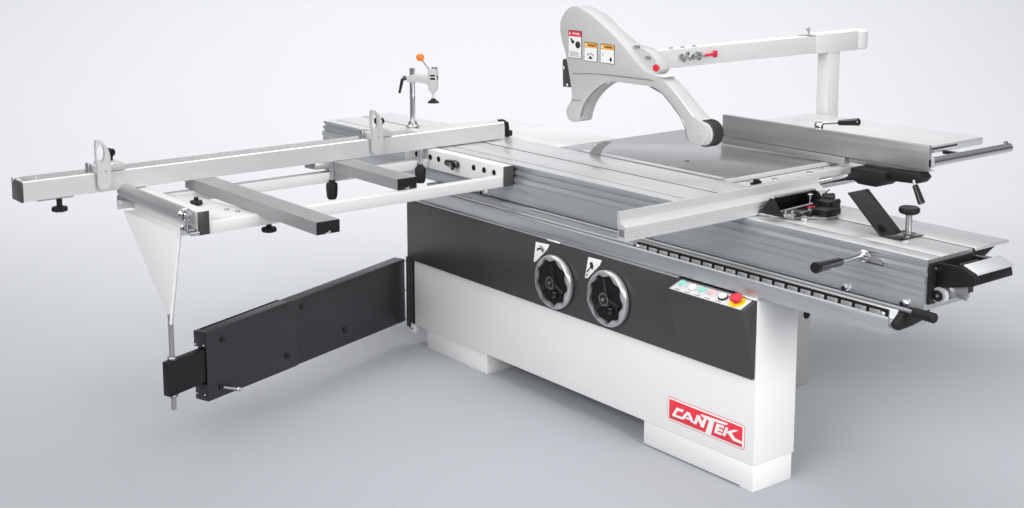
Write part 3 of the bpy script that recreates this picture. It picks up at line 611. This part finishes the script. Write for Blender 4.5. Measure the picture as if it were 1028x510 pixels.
# ================================================================== crosscut fence (lifts off the outrigger)
cf = thing('crosscut_fence', 'long pale aluminium fence with scale and two flip stops lying across the outrigger frame', 'fence')
cf.location = (-2.05, -0.7, 0.953)
def child_of(o, p):      # keep the part where it was modelled
    o.parent = p; o.matrix_parent_inverse = Matrix.Translation(-Vector(p.location)); return o
def cbuild(g, name, material, p=cf, **k): return child_of(g.build(name, material, None, **k), p)
g = G(); g.prism([(-2.104, 0.9535), (-2.001, 0.9535), (-2.001, 1.028), (-2.008, 1.032), (-2.022, 1.032), (-2.022, 1.029), (-2.078, 1.029), (-2.078, 1.032), (-2.104, 1.032)], 'y', -1.860, 0.480)
body = cbuild(g, 'fence_beam', 'aluy', ang=20)
g = G(); g.box(-2.102, -2.010, -1.84, -0.02, 1.0322, 1.0335, 0.0); cbuild(g, 'measuring_scale', 'scale')
g = G(); g.box(-2.098, -2.012, -0.015, 0.47, 1.0322, 1.0330, 0.0); cbuild(g, 'scale_cover', 'aluy')
g = G(); g.prism([(-2.106, 0.951), (-2.000, 0.951), (-2.000, 1.026), (-2.030, 1.031), (-2.078, 1.031), (-2.078, 1.020), (-2.106, 1.020)], 'y', -1.869, -1.8605, 0.001); cbuild(g, 'beam_end_cap', 'dark')
g = G(); g.box(-2.104, -2.08, -1.871, -1.862, 1.021, 1.036, 0.001); g.lathe([(0, 0), (0.011, 0), (0.011, 0.004), (0, 0.005)], (-2.05, -1.79, 1.0317), (0, 0, 1), 6); cbuild(g, 'beam_bolt', 'chrome')
g = G()
pts = [(-2.050, 0.482, 1.034), (-2.040, 0.505, 1.035), (-2.035, 0.520, 1.024), (-2.035, 0.524, 1.000), (-2.035, 0.524, 0.952)]
for a, b in zip(pts, pts[1:]):
    q = Vector(b) - Vector(a); mm = Matrix.Translation((Vector(a) + Vector(b)) / 2) @ q.to_track_quat('Z', 'X').to_matrix().to_4x4()
    g.box(-0.004, 0.004, -0.014, 0.014, -q.length / 2 - 0.001, q.length / 2 + 0.001, 0.001, mt=mm)
g.box(-2.050, -2.020, 0.527, 0.548, 0.956, 0.984, 0.004)
cbuild(g, 'splinter_shoe', 'black')
g = G(); g.box(-2.06, -2.02, -1.80, -1.655, 0.9440, 0.9530, 0.002); br = cbuild(g, 'under_bracket', 'steel')
k_ = star_knob(-2.02, -1.715, 0.895, 0.030, 0.020, None, stem=0.028); child_of(k_, cf)
g = G(); g.prism([(-2.075, -0.585), (-2.00, -0.575), (-1.99, -0.49), (-2.075, -0.49)], 'z', 0.925, 0.9530, 0.002); cbuild(g, 'under_bracket', 'alux')
for y, zt, zb in ((-0.492, 0.9525, 0.790), (-0.020, 0.9525, 0.805)):
    g = G(); g.rod((-1.993 if y > -0.3 else -2.0, y, zt), (-1.993 if y > -0.3 else -2.0, y, zb + 0.06), 0.0115); hd = cbuild(g, 'clamp_rod', 'chrome')
    g = G(); X_ = -1.993 if y > -0.3 else -2.0
    g.lathe([(0, 0), (0.018, 0.0), (0.024, 0.012), (0.027, 0.055), (0.025, 0.070), (0.014, 0.078), (0.013, 0.088), (0, 0.088)], (X_, y, zb - 0.005), (0, 0, 1), 10)
    cbuild(g, 'clamp_grip', 'rubber')
# flip stops
SO = [(-1.5768,1.1647),(-1.568,1.1665),(-1.552,1.1619),(-1.5357,1.1434),(-1.5217,1.1172),(-1.5186,1.0968),(-1.5179,1.0001),(-1.5219,0.9828),(-1.5342,0.9685),(-1.5542,0.965),(-1.5706,0.9712),(-1.5709,1.0523),(-1.5774,1.0884)]
SI = [(-1.5688,1.1488),(-1.5601,1.1469),(-1.5492,1.123),(-1.5423,1.1045),(-1.5426,1.0768),(-1.557,1.0698),(-1.5679,1.0713),(-1.5697,1.1076)]
def resample(P, n):
    P = P + [P[0]]; d = [0]
    for a, b in zip(P, P[1:]): d.append(d[-1] + math.hypot(a[0] - b[0], a[1] - b[1]))
    out = []
    for i in range(n):
        q = d[-1] * i / n; j = max(k for k in range(len(d)) if d[k] <= q); j = min(j, len(P) - 2)
        f = (q - d[j]) / (d[j + 1] - d[j]); out.append((P[j][0] + f * (P[j + 1][0] - P[j][0]), P[j][1] + f * (P[j + 1][1] - P[j][1])))
    return out
def stop_mesh():
    t = bmesh.new(); n = 40
    O = resample(smooth(SO, 1), n)
    c = (-1.5570, 1.112)
    I = [(c[0] + 0.0165 * math.cos(a), c[1] + 0.037 * math.sin(a)) for a in [PI / 2 + 0.4 + 2 * PI * i / n * -1 for i in range(n)]]
    rs = []
    for P, x in ((O, -1.990), (O, -1.972), (I, -1.972), (I, -1.990)): rs.append([t.verts.new((x, p[0], p[1])) for p in P])
    for a, b in zip(rs, rs[1:] + rs[:1]):
        for i in range(n): t.faces.new((a[i], a[(i + 1) % n], b[(i + 1) % n], b[i]))
    bmesh.ops.recalc_face_normals(t, faces=t.faces)
    return t
def flip_stop(dy):
    T = Matrix.Translation((0, dy, 0))
    g = G(); g.add(stop_mesh()); g.bm.transform(T); st = cbuild(g, 'flip_stop', 'aluy', ang=30)
    def sub(g, name, m_):
        g.bm.transform(T); o = g.build(name, m_, None); o.parent = st; return o
    g = G(); g.prism([(-1.545, 1.0325), (-1.445, 1.0325), (-1.445, 1.048), (-1.452, 1.058), (-1.47, 1.066), (-1.50, 1.070), (-1.545, 1.066)], 'x', -2.085, -2.0005, 0.004); sub(g, 'stop_carriage', 'aluy')
    g = G(); g.rod((-2.03, -1.49, 1.071), (-2.03, -1.49, 1.095), 0.005); g.rod((-2.05, -1.505, 1.103), (-2.01, -1.492, 1.103), 0.016, bev=0.004); sub(g, 'stop_knob', 'black')
    g = G(); g.box(-2.06, -2.03, -1.590, -1.5785, 1.032, 1.066, 0.002); sub(g, 'scale_pointer', 'steel')
    g = G(); g.box(-2.05, -1.988, -1.574, -1.530, 1.0325, 1.060, 0.003); sub(g, 'stop_hinge', 'aluy')
    g = G(); g.rod((-1.9718, -1.540, 1.040), (-1.969, -1.540, 1.040), 0.003, seg=12); sub(g, 'stop_screw', 'steel')
    return st
flip_stop(0.0); flip_stop(1.280)

# ================================================================== miter fence (stands on the sliding table)
mf = thing('miter_fence', 'short white aluminium fence set square across the near end of the sliding table', 'fence')
mf.location = (-0.17, 0.0, 0.95)
g = G()
P = [(-0.190, 0.9515), (-0.154, 0.9515), (-0.154, 0.975), (-0.157, 0.977), (-0.157, 0.980), (-0.154, 0.982), (-0.155, 0.998), (-0.176, 1.012), (-0.181, 1.018), (-0.183, 1.047), (-0.193, 1.047), (-0.194, 1.010), (-0.190, 1.000)]
g.prism(P, 'y', -0.485, 0.535); cbuild(g, 'fence_extrusion', 'aluy', mf, ang=18)
g = G(); g.box(-0.185, -0.160, -0.4858, -0.4848, 0.965, 0.990, 0); g.build
cbuild(g, 'extrusion_slot', 'steel', mf)
g = G(); g.box(-0.182, -0.160, 0.5352, 0.56, 0.965, 0.985, 0.003); g.rod((-0.168, 0.56, 0.985), (-0.168, 0.575, 0.99), 0.006); cbuild(g, 'fence_end_stop', 'chrome', mf)
# angle gauge behind it
def mm_(g, name, m_, **k): return cbuild(g, name, m_, mf, **k)
g = G(); g.prism([(-0.150, 0.165), (-0.060, 0.205), (0.045, 0.300), (0.050, 0.345), (0.00, 0.43), (-0.150, 0.46)], 'z', 0.9505, 0.960, 0.002); mm_(g, 'gauge_base', 'steel')
g = G()
t = bmesh.new()
V = [t.verts.new(p) for p in ((-0.150, 0.165, 0.965), (-0.150, 0.430, 0.965), (-0.103, 0.395, 1.022), (-0.103, 0.195, 1.022), (-0.144, 0.165, 0.960), (-0.144, 0.430, 0.960), (-0.099, 0.397, 1.018), (-0.099, 0.193, 1.018))]
for f in ((0, 1, 2, 3), (7, 6, 5, 4), (0, 3, 7, 4), (1, 5, 6, 2), (3, 2, 6, 7), (0, 4, 5, 1)): t.faces.new([V[i] for i in f])
bmesh.ops.recalc_face_normals(t, faces=t.faces); g.add(t)
g.box(-0.148, -0.100, 0.195, 0.400, 0.9605, 0.966, 0.001)
g.prism([(-0.150, 0.961), (-0.040, 0.961), (-0.085, 1.019), (-0.103, 1.022)], 'y', 0.168, 0.173, 0.001)
g.prism([(-0.150, 0.961), (-0.030, 0.961), (-0.080, 1.020), (-0.103, 1.022)], 'y', 0.400, 0.406, 0.001)
mm_(g, 'gauge_housing', 'black')
g = G(); g.box(-0.108, -0.088, 0.190, 0.402, 1.0225, 1.0275, 0.001); mm_(g, 'gauge_top_edge', 'steel')
g = G(); g.rod((-0.075, 0.352, 0.960), (-0.075, 0.352, 1.012), 0.006); g.lathe([(0, 0), (0.010, 0), (0.012, 0.005), (0, 0.010)], (-0.075, 0.352, 1.012), (0, 0, 1), 16); mm_(g, 'gauge_rod', 'chrome')
g = G(); g.rod((-0.075, 0.185, 0.975), (-0.045, 0.33, 0.990), 0.0035); g.rod((-0.030, 0.20, 0.966), (-0.020, 0.36, 0.978), 0.0035); g.box(-0.02, -0.012, 0.182, 0.190, 0.9605, 0.990, 0.001); g.rod((-0.06, 0.20, 0.9605), (-0.06, 0.20, 0.985), 0.005); mm_(g, 'gauge_linkage', 'steel')
g = G(); g.box(-0.015, 0.045, 0.290, 0.375, 0.9605, 0.984, 0.003); g.box(-0.06, 0.0, 0.36, 0.43, 0.9605, 0.998, 0.003); g.rod((-0.07, 0.415, 1.00), (-0.045, 0.452, 1.00), 0.013, bev=0.003); g.rod((0.00, 0.37, 0.99), (0.00, 0.42, 0.995), 0.010, bev=0.002); g.rod((-0.03, 0.23, 0.9605), (-0.03, 0.23, 0.972), 0.014, bev=0.002); g.rod((-0.01, 0.27, 0.9605), (-0.01, 0.27, 0.976), 0.012, bev=0.002)
mm_(g, 'gauge_block', 'black')
g = G(); g.box(-0.042, -0.034, 0.295, 0.335, 0.980, 0.983, 0.001); mm_(g, 'gauge_pointer', 'red')
g = G(); g.box(-0.10, -0.03, 0.20, 0.30, 0.9605, 0.966, 0.001); g.rod((0.005, 0.225, 0.951), (0.005, 0.225, 0.962), 0.012); mm_(g, 'gauge_plate', 'silver')

# ================================================================== hold-down clamp
cl = thing('hold_down_clamp', 'slim chrome post clamp with an orange ball lever standing behind the long fence', 'clamp')
cl.location = (-2.593, 0.356, 0.9495)
def cb(g, n_, m_, **k): return cbuild(g, n_, m_, cl, **k)
bx, by = -2.593, 0.356
g = G(); g.rod((bx, by, 0.9495), (bx, by, 1.254), 0.0145, bev=0.002); cb(g, 'clamp_post', 'chrome')
g = G(); g.lathe([(0, 0), (0.034, 0), (0.034, 0.006), (0.024, 0.012), (0.022, 0.028), (0, 0.028)], (bx, by, 0.9497), (0, 0, 1), 24); cb(g, 'post_collar', 'steel')
ad = Vector((0.75, 0.66, 0)).normalized(); hd_ = Vector((bx, by, 0)) + ad * 0.112
q = Matrix((ad, Vector((-ad.y, ad.x, 0)), Vector((0, 0, 1)))).transposed().to_4x4(); q.translation = (bx, by, 0)
g = G(); g.prism([(-0.024, 1.178), (-0.024, 1.212), (0.03, 1.222), (0.088, 1.214), (0.088, 1.168), (0.04, 1.180)], 'y', -0.019, 0.019, 0.005, mt=q); cb(g, 'clamp_arm', 'guard')
g = G(); g.prism([(0.086, 1.150), (0.084, 1.235), (0.094, 1.250), (0.124, 1.252), (0.132, 1.240), (0.132, 1.150), (0.120, 1.128), (0.098, 1.128)], 'y', -0.021, 0.021, 0.004, mt=q); hdp = cb(g, 'clamp_head', 'guard')
g = G(); g.box(0.098, 0.124, -0.0222, -0.0212, 1.195, 1.205, 0, mt=q); g.box(0.098, 0.124, -0.0222, -0.0212, 1.212, 1.220, 0, mt=q); g.box(0.102, 0.130, -0.012, 0.012, 1.2515, 1.2555, 0.001, mt=q); g.box(0.1322, 0.1332, -0.013, 0.013, 1.195, 1.215, 0, mt=q); [child_of(o_, cl) for o_ in pieces(g, 'head_slot', 'black', None)]
hx, hy = (q @ Vector((0.109, 0, 0))).xy
g = G(); g.rod((hx, hy, 1.095), (hx, hy, 1.130), 0.0075); cb(g, 'clamp_spindle', 'pale')
g = G(); g.lathe([(0, 0), (0.030, 0), (0.029, 0.004), (0.012, 0.018), (0.008, 0.024), (0, 0.024)], (hx, hy, 1.075), (0, 0, 1), 24); cb(g, 'clamp_pad', 'rubber')
bp_ = Vector((-2.535, 0.366, 1.309))
g = G(); g.rod(q @ Vector((0.092, 0, 1.238)), bp_, 0.0035); cb(g, 'lever_rod', 'steel')
g = G(); g.sphere(bp_, 0.0205); cb(g, 'lever_ball', 'orange')
g = G(); a_ = q @ Vector((-0.030, 0, 1.200)); b_ = q @ Vector((-0.050, -0.004, 1.196)); g.rod(a_, b_, 0.013, 0.012, bev=0.002); g.rod(b_, b_ + Vector((-0.012, -0.012, -0.075)), 0.009, 0.0065, bev=0.002); cb(g, 'locking_lever', 'gloss')

# ================================================================== edging shoe
sh = thing('clamping_shoe', 'black bent steel shoe with round knob clamped near the right end of the sliding table', 'shoe')
sh.location = (0.345, 0.31, 0.9495)
def sb(g, n_, m_, **k): return cbuild(g, n_, m_, sh, **k)
g = G()
g.prism([(0.304, 0.9497), (0.386, 0.9497), (0.386, 0.9535), (0.306, 0.9535)], 'y', 0.243, 0.370, 0.0006)
g.prism([(0.304, 0.9497), (0.306, 0.9535), (0.310, 0.9535), (0.172, 1.078), (0.168, 1.075)], 'y', 0.2430, 0.352, 0.0005)
sb(g, 'shoe_plate', 'gloss')
g = G(); g.lathe([(0, 0), (0.016, 0), (0.017, 0.003), (0.0105, 0.004), (0.0105, 0.074), (0, 0.074)], (0.352, 0.332, 0.9538), (0, 0, 1), 24); sb(g, 'knob_stem', 'steel')
g = G(); g.lathe([(0, 0), (0.014, 0), (0.030, 0.006), (0.0345, 0.012), (0.0345, 0.022), (0.030, 0.027), (0.018, 0.025), (0, 0.024)], (0.352, 0.332, 1.020), (0, 0, 1), 32); sb(g, 'clamp_knob', 'black')
